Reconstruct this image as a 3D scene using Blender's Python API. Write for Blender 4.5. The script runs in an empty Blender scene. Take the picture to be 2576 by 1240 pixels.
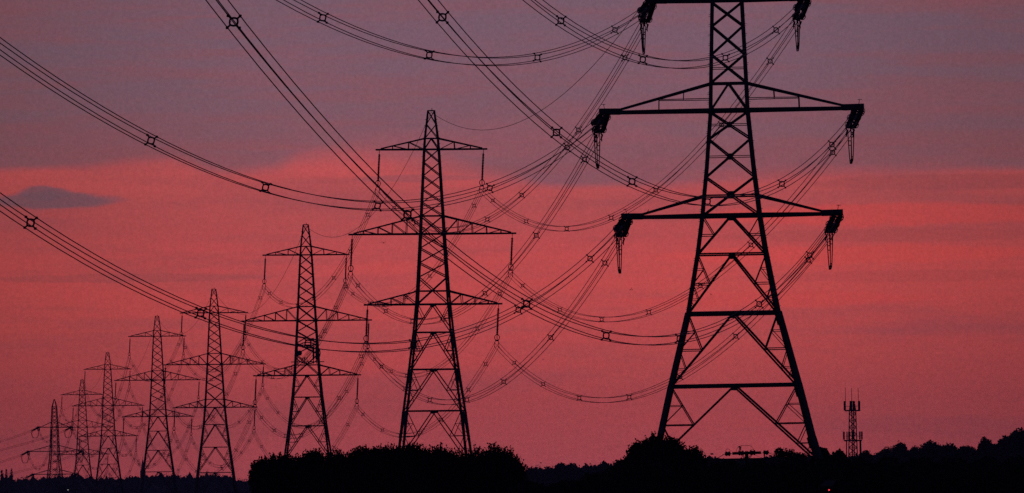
import bpy, math, random
from mathutils import Vector, Matrix, noise
random.seed(7)
S = bpy.context.scene
COL = S.collection
V = Vector

# ------------------------------------------------------------------ camera
FPX = 20300.0                        # focal length in units of a 2576 px wide frame
PITCH = math.atan(595 / FPX)
ROLL = math.radians(0.6)
FWD = V((0, math.cos(PITCH), math.sin(PITCH)))
U0 = V((0, -math.sin(PITCH), math.cos(PITCH)))
R0 = V((1, 0, 0))
UPV = U0 * math.cos(ROLL) + R0 * math.sin(ROLL)
RGT = R0 * math.cos(ROLL) - U0 * math.sin(ROLL)
cam = bpy.data.cameras.new('camera')
camo = bpy.data.objects.new('camera', cam)
COL.objects.link(camo)
camo.matrix_world = Matrix(((RGT.x, UPV.x, -FWD.x, 0), (RGT.y, UPV.y, -FWD.y, 0), (RGT.z, UPV.z, -FWD.z, 0), (0, 0, 0, 1)))
cam.sensor_width = 36
cam.lens = 36 * FPX / 2576
cam.clip_start = 1
cam.clip_end = 20000
S.camera = camo

def at(px, py, d):
    """a place d metres away along the viewing azimuth, measured off the photograph"""
    v = FWD + RGT * ((px - 1288) / FPX) + UPV * ((620 - py) / FPX)
    return v * (d / v.y)

# ------------------------------------------------------------------ materials
def mat(name, col, rough=0.8, metal=0.0, var=0.25, scale=3.0, spec=0.3):
    m = bpy.data.materials.new(name); m.use_nodes = True
    nt = m.node_tree; b = nt.nodes['Principled BSDF']
    n = nt.nodes.new('ShaderNodeTexNoise'); n.inputs['Scale'].default_value = scale; n.inputs['Detail'].default_value = 4
    tc = nt.nodes.new('ShaderNodeTexCoord'); nt.links.new(tc.outputs['Object'], n.inputs['Vector'])
    r = nt.nodes.new('ShaderNodeValToRGB')
    r.color_ramp.elements[0].color = (*[c * (1 - var) for c in col], 1)
    r.color_ramp.elements[1].color = (*[min(1, c * (1 + var)) for c in col], 1)
    r.color_ramp.elements[0].position = .3; r.color_ramp.elements[1].position = .7
    nt.links.new(n.outputs['Fac'], r.inputs['Fac']); nt.links.new(r.outputs['Color'], b.inputs['Base Color'])
    b.inputs['Roughness'].default_value = rough; b.inputs['Metallic'].default_value = metal
    b.inputs['Specular IOR Level'].default_value = spec
    return m
def emat(name, col, st):
    m = bpy.data.materials.new(name); m.use_nodes = True
    b = m.node_tree.nodes['Principled BSDF']
    b.inputs['Base Color'].default_value = (*col, 1)
    b.inputs['Emission Color'].default_value = (*col, 1); b.inputs['Emission Strength'].default_value = st
    return m
M_steel = mat('weathered_steel', (.09, .09, .095), .75, 0, .3, 2)
M_wire = mat('aluminium_wire', (.07, .07, .075), .7, 0, .2, 5)
M_glass = mat('brown_porcelain', (.03, .02, .018), .5, 0, .2, 5, .3)
M_leaf = mat('dark_leaves', (.035, .05, .022), .9, 0, .5, 1.5, .1)
M_leaf2 = mat('woodland_leaves', (.04, .055, .028), .95, 0, .4, .2, .05)
M_bark = mat('bark', (.06, .045, .035), .95, 0, .4, 4, .1)
M_grass = mat('rough_grass', (.035, .05, .02), 1, 0, .4, .05, .05)
M_wood = mat('creosoted_wood', (.05, .035, .025), .9, 0, .3, 6, .1)
M_stone = mat('church_stone', (.22, .19, .15), .9, 0, .25, .6, .1)
M_slate = mat('slate_roof', (.09, .095, .11), .8, 0, .2, .8, .2)
M_paint = mat('dark_car_paint', (.008, .009, .011), .95, 0, .1, 1, .02)
M_tyre = mat('tyre_rubber', (.02, .02, .02), .9, 0, .2, 8, .1)
M_window = mat('car_glass', (.01, .01, .012), .3, 0, .1, 1, .1)
M_panel = mat('antenna_shroud', (.12, .12, .125), .7, 0, .1, 2, .2)
M_feather = mat('bird_feathers', (.05, .045, .045), .9, 0, .3, 20, .1)
M_red = emat('tail_light_red', (1, .05, .08), 1.3)
M_lamp = emat('lamp_white', (1, .9, .75), .35)

# ------------------------------------------------------------------ mesh helpers
class MB:
    def __init__(s): s.v = []; s.f = []
    def add(s, vs, fs):
        o = len(s.v); s.v += [tuple(a) for a in vs]; s.f += [tuple(i + o for i in f) for f in fs]
    def angle(s, p, q, w, t=None, inward=None):
        """steel angle section from p to q, legs w wide"""
        p = V(p); q = V(q); d = (q - p)
        if d.length < 1e-5: return
        d.normalize(); t = t or w * .3
        a = V((0, 0, 1)) if abs(d.z) < .95 else V((0, 1, 0))
        x = d.cross(a).normalized(); y = x.cross(d).normalized()
        if inward is not None:
            c = V(inward) - p; c -= d * c.dot(d)
            if x.dot(c) < 0: x = -x
            if y.dot(c) < 0: y = -y
        h = w / 2
        pr = [(-h, -h), (h, -h), (h, -h + t), (-h + t, -h + t), (-h + t, h), (-h, h)]
        vs = [p + x * i + y * j for i, j in pr] + [q + x * i + y * j for i, j in pr]
        fs = [(i, (i + 1) % 6, 6 + (i + 1) % 6, 6 + i) for i in range(6)] + [(3, 2, 1, 0), (5, 4, 3, 0), (6, 7, 8, 9), (6, 9, 10, 11)]
        s.add(vs, fs)
    def bar(s, p, q, w, h=None):
        p = V(p); q = V(q); d = (q - p)
        if d.length < 1e-6: return
        d.normalize(); h = h or w
        a = V((0, 0, 1)) if abs(d.z) < .95 else V((0, 1, 0))
        x = d.cross(a).normalized() * (w / 2); y = x.cross(d).normalized() * (h / 2)
        vs = [e + x * i + y * j for e in (p, q) for i, j in ((-1, -1), (1, -1), (1, 1), (-1, 1))]
        s.add(vs, [(0, 1, 5, 4), (1, 2, 6, 5), (2, 3, 7, 6), (3, 0, 4, 7), (3, 2, 1, 0), (4, 5, 6, 7)])
    def box(s, c, sx, sy, sz): s.bar(V(c) - V((0, 0, sz / 2)), V(c) + V((0, 0, sz / 2)), sx, sy) if False else s._box(c, sx, sy, sz)
    def _box(s, c, sx, sy, sz):
        c = V(c); vs = [c + V((i * sx / 2, j * sy / 2, k * sz / 2)) for k in (-1, 1) for i, j in ((-1, -1), (1, -1), (1, 1), (-1, 1))]
        s.add(vs, [(0, 1, 5, 4), (1, 2, 6, 5), (2, 3, 7, 6), (3, 0, 4, 7), (3, 2, 1, 0), (4, 5, 6, 7)])
    def tube(s, pts, r, n=5, closed=False):
        pts = [V(p) for p in pts]; m = len(pts); vs = []; fs = []
        for i, p in enumerate(pts):
            if closed: d = pts[(i + 1) % m] - pts[i - 1]
            else: d = pts[min(i + 1, m - 1)] - pts[max(i - 1, 0)]
            d.normalize()
            a = V((0, 0, 1)) if abs(d.z) < .9 else V((0, 1, 0))
            x = d.cross(a).normalized(); y = x.cross(d)
            rr = r[i] if isinstance(r, (list, tuple)) else r
            vs += [p + (x * math.cos(2 * math.pi * k / n) + y * math.sin(2 * math.pi * k / n)) * rr for k in range(n)]
        for i in range(m if closed else m - 1):
            j = (i + 1) % m
            fs += [(i * n + k, i * n + (k + 1) % n, j * n + (k + 1) % n, j * n + k) for k in range(n)]
        if not closed: fs += [tuple(range(n))[::-1], tuple((m - 1) * n + k for k in range(n))]
        s.add(vs, fs)
    def build(s, name, m, parent=None, loc=None, smooth=False):
        me = bpy.data.meshes.new(name)
        me.from_pydata(s.v, [], s.f); me.materials.append(m); me.update()
        if smooth: me.polygons.foreach_set('use_smooth', [True] * len(me.polygons))
        o = bpy.data.objects.new(name, me); COL.objects.link(o)
        if parent: o.parent = parent
        if loc is not None: o.location = loc
        return o

def tag(o, label=None, cat=None, group=None, kind=None):
    if label: o['label'] = label
    if cat: o['category'] = cat
    if group: o['group'] = group
    if kind: o['kind'] = kind
    return o
def thing(name, label, cat, loc=(0, 0, 0), rot=(0, 0, 0), group=None):
    o = bpy.data.objects.new(name, None); COL.objects.link(o)
    o.location = loc; o.rotation_euler = rot; o.empty_display_size = 1
    return tag(o, label, cat, group)
def children(o): return [c for c in KIDS.get(o.name, [])]
def copy_tree(o, parent=None):
    c = o.copy(); COL.objects.link(c)
    if parent: c.parent = parent
    for ch in list(o.children): copy_tree(ch, c)
    return c

def lerp(a, b, t): return a + (b - a) * t
def interp(tab, z):
    if z <= tab[0][0]: return tab[0][1]
    for (a, b), (c, d) in zip(tab, tab[1:]):
        if z <= c: return lerp(b, d, (z - a) / (c - a))
    return tab[-1][1]

# ------------------------------------------------------------------ pylon skeletons
class Skel:
    def __init__(s, prof): s.prof = prof; s.b = MB()
    def w(s, z): return interp(s.prof, z)
    def p(s, face, u, z):
        w = s.w(z)
        return [V((u * w, -w, z)), V((w, u * w, z)), V((-u * w, w, z)), V((-w, -u * w, z))][face]
    def hor(s, z, th):
        for f in range(4): s.b.angle(s.p(f, -1, z), s.p(f, 1, z), th)
    def x(s, z0, z1, th, plate=0, thin=0):
        for f in range(4):
            s.b.angle(s.p(f, -1, z0), s.p(f, 1, z1), th); s.b.angle(s.p(f, 1, z0), s.p(f, -1, z1), th)
            zc = z0 + (z1 - z0) * s.w(z0) / (s.w(z0) + s.w(z1))
            if plate:
                c = s.p(f, 0, zc)
                s.b.box(c, plate if f % 2 == 0 else .05, plate if f % 2 else .05, plate * .8)
            if thin: s.b.angle(s.p(f, -1, zc), s.p(f, 1, zc), thin)
    def vee(s, z0, z1, th):
        for f in range(4):
            s.b.angle(s.p(f, -1, z0), s.p(f, 0, z1), th); s.b.angle(s.p(f, 1, z0), s.p(f, 0, z1), th)
    def k(s, z0, z1, th, sub, rich=2):
        """K panel: two long diagonals from the middle of the top member to the leg feet with redundant members"""
        H = z1 - z0
        for f in range(4):
            for sg in (-1, 1):
                A = s.p(f, 0, z1); B = s.p(f, sg, z0)
                D = lambda t: A.lerp(B, t)
                L = lambda t: s.p(f, sg, z1 - H * t)
                s.b.angle(A, B, th)
                T = L(0)
                s.b.angle(T, D(.5), sub); s.b.angle(L(.5), D(.5), sub)
                if rich >= 2:
                    Q = T.lerp(D(.5), .5)
                    s.b.angle(L(.25), Q, sub * .7); s.b.angle(Q, L(.5), sub * .7)
                    s.b.angle(L(.5), D(.76), sub * .8); s.b.angle(L(.76), D(.76), sub * .7)
                    s.b.angle(L(.76), D(.88), sub * .6); s.b.angle(L(.88), D(.88), sub * .5)
            if th > .12: s.b.box(s.p(f, 0, z1) + V((0, 0, -.14)), .5 if f % 2 == 0 else .05, .5 if f % 2 else .05, .34)

def legs(prof, th0, th1, parent, bolts=True):
    zs = [p[0] for p in prof]
    for ix, iy in ((-1, -1), (1, -1), (1, 1), (-1, 1)):
        b = MB()
        for (z0, w0), (z1, w1) in zip(prof, prof[1:]):
            t = lerp(th0, th1, (z0 - zs[0]) / (zs[-1] - zs[0]))
            b.angle((ix * w0, iy * w0, z0), (ix * w1, iy * w1, z1), t, t * .45, inward=(0, 0, (z0 + z1) / 2))
            # splice plates where leg sections join
            m = V((ix * w1, iy * w1, z1)); dn = V((ix * w0, iy * w0, z0)) - m
            if dn.length > 2: b.bar(m, m + dn.normalized() * .9, t * .8)
        if bolts:
            z = zs[0] + 3
            while z < zs[-1] - .5:
                w = interp(prof, z)
                b.bar((ix * w, iy * w, z), (ix * (w + .26), iy * w, z), .03)
                z += .75
        b.build('leg', M_steel, parent)

def insulator_discs(b, p, q, r, pitch, n=10, rod=.04):
    p = V(p); q = V(q); d = (q - p); L = d.length; d.normalize()
    b.tube([p, q], rod, 6)
    a = V((0, 0, 1)) if abs(d.z) < .9 else V((0, 1, 0))
    x = d.cross(a).normalized(); y = x.cross(d)
    k = int(L / pitch)
    for i in range(k):
        c = p + d * (L * (i + .5) / k)
        vs = [c - d * pitch * .42] + [c + (x * math.cos(2 * math.pi * j / n) + y * math.sin(2 * math.pi * j / n)) * r + d * pitch * .02 for j in range(n)] + [c + d * pitch * .34]
        fs = [(0, 1 + (j + 1) % n, 1 + j) for j in range(n)] + [(n + 1, 1 + j, 1 + (j + 1) % n) for j in range(n)]
        b.add(vs, fs)

def quad(side, up, h=.25): return [side * i + up * j for i, j in ((-h, -h), (h, -h), (h, h), (-h, h))]

# ---- suspension pylon (second and following), local origin at the ground, x along the arms, y along the line
ZS = lambda y: (1315 - y) / 20.5 * .9995          # height of a level measured on the second pylon
SH = 50.6
sus_prof = [(0, 5.15), (ZS(1160), 4.28), (ZS(1033.5), 3.55), (ZS(929), 2.86), (ZS(835.8), 2.3), (ZS(765.3), 1.98), (ZS(731.8), 1.86), (ZS(588), 1.45),
            (ZS(542.7), 1.34), (ZS(375), .9), (ZS(347.4), .8), (ZS(276.7), .38)]
SUS_ARMS = [(ZS(765.3), ZS(731.8), 8.4, 3), (ZS(588), ZS(542.7), 10.2, 4), (ZS(375), ZS(347.4), 6.75, 2)]
STR_L = 4.05; BUN = 4.95
LEAN = -.055
def suspension_pylon():
    t = thing('lattice_pylon', 'x', 'pylon')
    legs(sus_prof, .34, .17, t)
    s = Skel(sus_prof)
    th = .13
    s.k(ZS(1290), ZS(1160), .13, .09); s.hor(ZS(1160), .15)
    s.k(ZS(1160), ZS(1033.5), .13, .085); s.hor(ZS(1033.5), .16)
    s.k(ZS(1033.5), ZS(929), .13, .085); s.hor(ZS(929), .15)
    s.k(ZS(929), ZS(835.8), .14, .09, 2); s.hor(ZS(835.8), .14)
    s.k(ZS(835.8), ZS(765.3), .13, .08, 1)
    s.hor(ZS(765.3), .18); s.x(ZS(765.3), ZS(697), .13); s.hor(ZS(731.8), .13)
    for a, b in ((697, 661), (661, 624), (624, 588)): s.x(ZS(a), ZS(b), th)
    s.hor(ZS(588), .18); s.x(ZS(588), ZS(542.7), .13); s.hor(ZS(542.7), .13)
    ys = [542.7, 509, 476, 442, 408, 375]
    for a, b in zip(ys, ys[1:]): s.x(ZS(a), ZS(b), .12)
    s.hor(ZS(375), .17); s.vee(ZS(375), ZS(347.4), .12); s.hor(ZS(347.4), .12)
    s.b.build('body_bracing', M_steel, t)
    pk = Skel(sus_prof)
    pk.x(ZS(347.4), ZS(312), .09); pk.x(ZS(312), ZS(278), .08); pk.hor(ZS(277.5), .12)
    pk.b.bar((.1, 0, ZS(277)), (.1, 0, ZS(271)), .08)
    pk.b.build('peak', M_steel, t)
    for zb, zt, L, nw in SUS_ARMS:
        for sd in (-1, 1):
            b = MB(); wb = interp(sus_prof, zb); wt = interp(sus_prof, zt)
            for fy in (-1, 1):
                P0 = V((sd * wb, fy * wb, zb)); P1 = V((sd * L, fy * .18, zb))
                T0 = V((sd * wt, fy * wt, zt)); T1 = V((sd * (L - .5), fy * .2, zb + .12))
                b.angle(P0, P1, .2); b.angle(T0, T1, .16)
                for k in range(nw):
                    f0 = (k + 1) / (nw + 1); f1 = (k + .12) / (nw + 1)
                    lo = P0.lerp(P1, f0); hi = T0.lerp(T1, f0 * (L - wb) / (L - .5 - wb))
                    b.angle(lo, hi, .09)
                    b.angle(hi, P0.lerp(P1, (k + 0.03) / (nw + 1) if k == 0 else k / (nw + 1)), .09)
                hi = T0.lerp(T1, .97 * nw / (nw + 1) + .03)
            prev = None
            for k in range(nw * 2 + 1):
                f0 = k / (nw * 2 + 1); fy = -1 if k % 2 else 1
                q = V((sd * lerp(wb, L, f0), fy * lerp(wb, .18, f0), zb - .02))
                if prev: b.angle(prev, q, .08)
                prev = q
            b.bar((sd * (L - .5), 0, zb), (sd * (L + .12), 0, zb), .5, .2)
            b.build('crossarm', M_steel, t)
            top = V((sd * (L - .35), 0, zb - .1))
            dn = V((LEAN, 0, -1)).normalized()
            b = MB()
            b.bar(top, top + dn * .5, .07)
            insulator_discs(b, top + dn * .45, top + dn * (STR_L - .3), .2, .19, rod=.095)
            st = b.build('insulator_string', M_glass, t)
            b = MB(); c = top + dn * (STR_L)
            for fy in (-.12, .12):
                b.tube([c + V((math.cos(a) * .3, fy, math.sin(a) * .36 + (.0))) for a in [2 * math.pi * k / 14 for k in range(14)]], .045, 5, True)
            b.bar(c + V((0, -.14, .36)), c + V((0, .14, .36)), .06)
            b.build('arcing_ring', M_steel, st)
            b = MB(); e = top + dn * BUN
            b.bar(c + V((0, 0, .3)), c + V((0, 0, -.35)), .09)
            b.bar(c + V((-.2, 0, -.4)), c + V((.2, 0, -.4)), .06, .14)
            for i in (-1, 1):
                b.bar(c + V((i * .2, 0, -.4)), e + V((i * .25, 0, .25)), .06)
                b.bar(e + V((i * .25, 0, .3)), e + V((i * .25, 0, -.3)), .06)
                for j in (-1, 1): b.bar(e + V((i * .25, -.25, j * .25)), e + V((i * .25, .25, j * .25)), .1)
            b.build('suspension_clamp', M_steel, st)
    return t
def sus_points():
    """ends of the six conductor bundles in pylon space, plus the peak"""
    out = {}
    dn = V((LEAN, 0, -1)).normalized()
    for lv, (zb, zt, L, nw) in zip(('lower', 'middle', 'upper'), SUS_ARMS):
        for sd, nm in ((-1, 'left'), (1, 'right')): out[(lv, nm)] = V((sd * (L - .35), 0, zb - .1)) + dn * BUN
    out['peak'] = V((0, 0, SH - .2))
    return out

# ---- tension pylon (nearest, and the last at the far left)
ZT = lambda y: (1209 - y) / 32.74 + 1.7
ten_prof = [(0, 7.2), (ZT(1102), 5.8), (ZT(970), 4.86), (ZT(788), 3.45), (ZT(639), 2.63), (ZT(542), 2.2), (ZT(492), 2.04), (ZT(421), 1.8),
            (ZT(277), 1.42), (ZT(209), 1.36), (ZT(3), 1.14), (ZT(-60), 1.05), (ZT(-240), .78), (ZT(-325), .12)]
TEN_ARMS = [(ZT(542), ZT(492), 8.3, 8.47, 0), (ZT(277), ZT(209), 9.85, 10.25, 1), (ZT(-1), ZT(-62), 6.15, 6.3, 0)]
def tension_pylon():
    t = thing('lattice_pylon', 'x', 'pylon')
    legs(ten_prof[:11], .40, .25, t)
    s = Skel(ten_prof)
    s.k(ZT(1164), ZT(970), .145, .075); s.hor(ZT(970), .22)
    s.k(ZT(970), ZT(788), .145, .075); s.hor(ZT(788), .25)
    s.k(ZT(788), ZT(639), .14, .07); s.hor(ZT(639), .13)
    s.k(ZT(639), ZT(542), .14, .07, 1)
    s.hor(ZT(542), .27); s.hor(ZT(492), .12)
    s.x(ZT(542), ZT(445), .125, .55); s.x(ZT(445), ZT(349), .12, .45, .06); s.x(ZT(349), ZT(281), .12, .4, .06)
    s.hor(ZT(277), .27); s.vee(ZT(277), ZT(209), .13); s.hor(ZT(209), .13)
    s.x(ZT(207), ZT(136), .12, 0, .06); s.x(ZT(136), ZT(64.5), .12); s.x(ZT(64.5), ZT(5), .12)
    s.hor(ZT(-1), .22); s.vee(ZT(-1), ZT(-62), .13); s.hor(ZT(-62), .14)
    s.b.build('body_bracing', M_steel, t)
    pk = Skel(ten_prof)
    for ix, iy in ((-1, -1), (1, -1), (1, 1), (-1, 1)):
        for (z0, w0), (z1, w1) in zip(ten_prof[10:], ten_prof[11:]):
            pk.b.angle((ix * w0, iy * w0, z0), (ix * w1, iy * w1, z1), .22)
    for a, b in ((-60, -105), (-105, -150), (-150, -195), (-195, -240)): pk.x(ZT(a), ZT(b), .12)
    pk.hor(ZT(-240), .14)
    pk.b.build('peak', M_steel, t)
    for zb, zt, LL, LR, mid in TEN_ARMS:
        for sd in (-1, 1):
            L = LL if sd < 0 else LR
            b = MB(); wb = interp(ten_prof, zb); wt = interp(ten_prof, zt)
            for fy in (-1, 1):
                P0 = V((sd * wb, fy * wb, zb)); P1 = V((sd * (L - 1.4), fy * .45, zb))
                T0 = V((sd * wt, fy * wt, zt)); T1 = V((sd * (L - 1.4), fy * .42, zb + .2))
                b.angle(P0, P1, .27); b.angle(T0, T1, .15)
                if mid:
                    for xx in (3.5, 5.4):
                        f0 = (xx - wb) / (L - 1.4 - wb); lo = P0.lerp(P1, f0); hi = T0.lerp(T1, f0)
                        zz = zb + (zt - zb) * .43
                        if xx < 5: b.angle(V((lo.x, lo.y, zz)), hi, .07)
                        else: b.angle(lo, hi, .09)
                    b.angle(V((sd * wb, fy * wb, zz)), V((sd * 5.4, fy * lerp(wb, .45, (5.4 - wb) / (L - 1.4 - wb)), zz)), .065)
            prev = None
            for k in range(7):
                f0 = k / 6; fy = -1 if k % 2 else 1
                q = V((sd * lerp(wb, L - 1.4, f0), fy * lerp(wb, .45, f0), zb - .03))
                if prev: b.angle(prev, q, .12)
                prev = q
            for fy in (-.45, .45): b.bar((sd * (L - 1.5), fy, zb + .07), (sd * (L + .12), fy * .9, zb + .09), .12, .46)
            for xx in (L, L - .5, L - 1.3): b.bar((sd * xx, -.44, zb + .08), (sd * xx, .44, zb + .08), .1, .4)
            b.bar((sd * (L - .3), 0, zb + .2), (sd * (L - .2), 0, zb + .65), .04); b.bar((sd * (L - .35), 0, zb + .65), (sd * (L - .02), 0, zb + .65), .04)
            b.build('crossarm', M_steel, t)
    return t

def dress_tension(t, Mw, near_dirs, far_dirs, Ls=6.5):
    """tension strings both ways from every arm tip and the jumper loops below; returns the wire ends in world space"""
    inv = Mw.inverted(); ends = {}
    def local_dir(v): return (inv.to_3x3() @ V(v)).normalized()
    for (lv, (zb, zt, LL, LR, mid)) in zip(('lower', 'middle', 'upper'), TEN_ARMS):
        for sd, nm in ((-1, 'left'), (1, 'right')):
            L = LL if sd < 0 else LR
            yk = {}
            for way, dv in (('near', near_dirs), ('far', far_dirs)):
                d = local_dir(dv); side = V((0, 0, 1)).cross(d).normalized(); up = d.cross(side) * -1
                if up.z < 0: up = -up
                sg = -1 if way == 'near' else 1
                for j in (-1, 1):
                    a0 = V((sd * L - sd * .28 + j * .26, sg * .4, zb - .12))
                    b = MB()
                    b.bar(a0, a0 + d * .7, .07)
                    insulator_discs(b, a0 + d * .65, a0 + d * 4.9, .2, .21, rod=.06)
                    st = b.build('tension_insulator', M_glass, t)
                    b = MB()
                    c = a0 + d * .9
                    b.tube([c + (side * math.cos(a) + up * math.sin(a)) * .27 for a in [2 * math.pi * k / 12 for k in range(12)]], .03, 5, True)
                    c = a0 + d * .9 + up * .27
                    b.tube([c, c + up * .25, c + up * .3 + d * .3, c + d * .55 + up * .1], .03, 5)
                    b.build('arcing_horn', M_steel, st)
                    b = MB(); c = a0 + d * 4.85
                    b.tube([c + (side * math.cos(a) + up * math.sin(a)) * .27 for a in [2 * math.pi * k / 12 for k in range(12)]], .03, 5, True)
                    b.bar(c - side * .27, c + side * .27, .06); b.bar(c - up * .27, c + up * .27, .06); b.bar(c, a0 + d * 5.2, .12)
                    b.build('arcing_ring', M_steel, st)
                m0 = V((sd * L - sd * .28, sg * .4, zb - .12))
                b = MB()
                b.bar(m0 + d * 5.2 - side * .4, m0 + d * 5.2 + side * .4, .1, .3)
                b.bar(m0 + d * 5.2, m0 + d * 5.75, .12, .2)
                b.bar(m0 + d * 5.75 - up * .3, m0 + d * 5.75 + up * .3, .1, .1)
                e = m0 + d * Ls
                for o in quad(side, up):
                    b.bar(m0 + d * 5.5 + o, e + o, .1)
                    b.bar(e + o, e + o - up * .3 - d * .15, .08)
                    b.bar(e + o, e + o + d * .55, .055)
                b.build('yoke_plate', M_steel, t)
                yk[way] = (e, side, up, d)
                ends[(lv, nm, way)] = Mw @ e
            e0, s0, u0, d0 = yk['near']; e1, s1, u1, d1 = yk['far']
            D = {'upper': 2.15, 'middle': 2.45, 'lower': 2.5}[lv]
            for qi, (a, c) in enumerate(((-1, -1), (1, -1), (1, 1), (-1, 1))):
                pts = []
                for k in range(25):
                    u = -1 + 2 * k / 24
                    h = lerp(.09, .22, abs(u) ** 6)
                    base = e0.lerp(e1, (u + 1) / 2)
                    prof = (1 - abs(u) ** 5)
                    z = base.z - .3 - D * prof + c * h * (1 if qi else 1)
                    pts.append(V((base.x + a * h * .6, base.y, z)))
                b = MB(); b.tube(pts, .034, 5); j = b.build('jumper_cable', M_wire, t)
                if qi == 0:
                    for u in (-.93, -.5, .5, .93):
                        sp = MB()
                        base = e0.lerp(e1, (u + 1) / 2); h = lerp(.09, .22, abs(u) ** 6); z = base.z - .3 - D * (1 - abs(u) ** 5)
                        for q in ((-1, -1), (1, -1), (1, 1), (-1, 1)):
                            q2 = (-q[1], q[0])
                            sp.bar(V((base.x + q[0] * h * .6, base.y, z + q[1] * h)), V((base.x + q2[0] * h * .6, base.y, z + q2[1] * h)), .07)
                        sp.build('jumper_spacer', M_steel, j)
    return ends

# ------------------------------------------------------------------ place the pylons
PY = {}
LN = -.078
yaw_sus = math.atan(-LN)
sus_tab = [(2, 1084.5, 278, 990), (3, 769, 565, 1274), (4, 538, 727, 1622), (5, 395, 795, 1911), (6, 270.5, 886.5, 2298), (7, 206.5, 955, 2574)]
lab = {1: 'largest lattice pylon, at the right, its top cut off by the frame',
       2: 'second largest lattice pylon, rising from the middle of the dark thicket',
       3: 'third largest lattice pylon, at the thicket left end, with a round aerial frame',
       4: 'lattice pylon standing first to the left of the thicket, top just above the crossing wires',
       5: 'mid-distance lattice pylon with the church spire behind its left leg',
       6: 'distant lattice pylon third from the left end of the row',
       7: 'distant lattice pylon second from the left end of the row',
       8: 'farthest lattice pylon, leftmost of the row, with a pointed top and jumper loops'}
PG = 'lattice pylons in a receding row'
protos = suspension_pylon()
MW = {}
def set_tf(o, loc, rot):
    o.location = loc; o.rotation_euler = rot
    return Matrix.LocRotScale(V(loc), bpy.data.objects[o.name].rotation_euler, V((1, 1, 1)))
base_z = {}
for n, px, py, d in sus_tab:
    top = at(px, py, d)
    o = protos if n == 2 else copy_tree(protos)
    loc = V((top.x, top.y, top.z - SH)); base_z[n] = loc.z
    MW[n] = set_tf(o, loc, (0, 0, yaw_sus)); PY[n] = o
    tag(o, lab[n], 'pylon', PG)
p1 = tension_pylon(); tag(p1, lab[1], 'pylon', PG)
b1 = at(1850.5, 1102, 620); b1 = V((b1.x + .02, 620, -1.7)); base_z[1] = -1.7
# lean of the old tower towards the wires
MW[1] = set_tf(p1, b1, (0, math.radians(-.45), math.radians(-.9))); PY[1] = p1
p8 = copy_tree(p1); tag(p8, lab[8], 'pylon', PG)
t8 = at(136.5, 1004, 2850); h8 = ten_prof[-1][0]
loc8 = V((t8.x, t8.y, t8.z - h8)); base_z[8] = loc8.z
P9 = V((-292, 3135, 0))
out8 = V((P9.x - t8.x, P9.y - t8.y, 0)).normalized()
in8 = V((-LN, -1, 0)).normalized()
bis = (out8 - in8).normalized()
MW[8] = set_tf(p8, loc8, (0, 0, math.atan2(-bis.x, bis.y))); PY[8] = p8

sp = sus_points()
E = {}                                            # E[n][(level, side, way)] -> world point
for n in range(2, 8):
    E[n] = {}
    for k, v in sp.items():
        w = MW[n] @ v
        if k == 'peak': E[n]['peak'] = w
        else: E[n][(k[0], k[1], 'near')] = w; E[n][(k[0], k[1], 'far')] = w
NEAR = V((-.125, -1, 0)).normalized()
FAR = V((LN * .92, 1, 0)).normalized()
E[1] = dress_tension(p1, MW[1], NEAR + V((0, 0, -.18)), FAR + V((0, 0, -.2)))
E[1]['peak'] = MW[1] @ V((0, 0, h8))
E[8] = dress_tension(p8, MW[8], in8 + V((0, 0, -.18)), out8 + V((0, 0, -.18)))
E[8]['peak'] = MW[8] @ V((0, 0, h8))

# aerial frame bolted into the third pylon
b = MB(); f = lambda y: SH - (y - 565) / 15.9
zf = [f(910), f(868)]
b.bar((-2.6, -1.9, zf[0]), (2.6, -1.9, zf[0]), .14); b.bar((-1.9, -2.6, zf[1]), (1.9, -2.6, zf[1]), .14)
ring = [V((math.cos(a) * 2.0, -2.0 + math.sin(a) * .3, f(888) + math.sin(a) * 1.7)) for a in [math.pi * 2 * k / 20 for k in range(20)]]
b.tube(ring, .09, 5, True)
for xx in (-1.6, .9, 1.35): b.bar((xx, -2.3, f(915)), (xx, -2.3, f(862)), .12)
af = b.build('aerial_frame', M_steel, PY[3])
b = MB()
b.tube([V((-1.3, -2.5, f(888))), V((-1.3, -2.15, f(888)))], [.42, .3], 12)
b.build('dish_antenna', M_panel, af)
for xx in (.9, 1.35):
    b = MB(); b.box((xx, -2.45, f(888)), .3, .16, 2.0); b.build('panel_antenna', M_panel, af)

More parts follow.
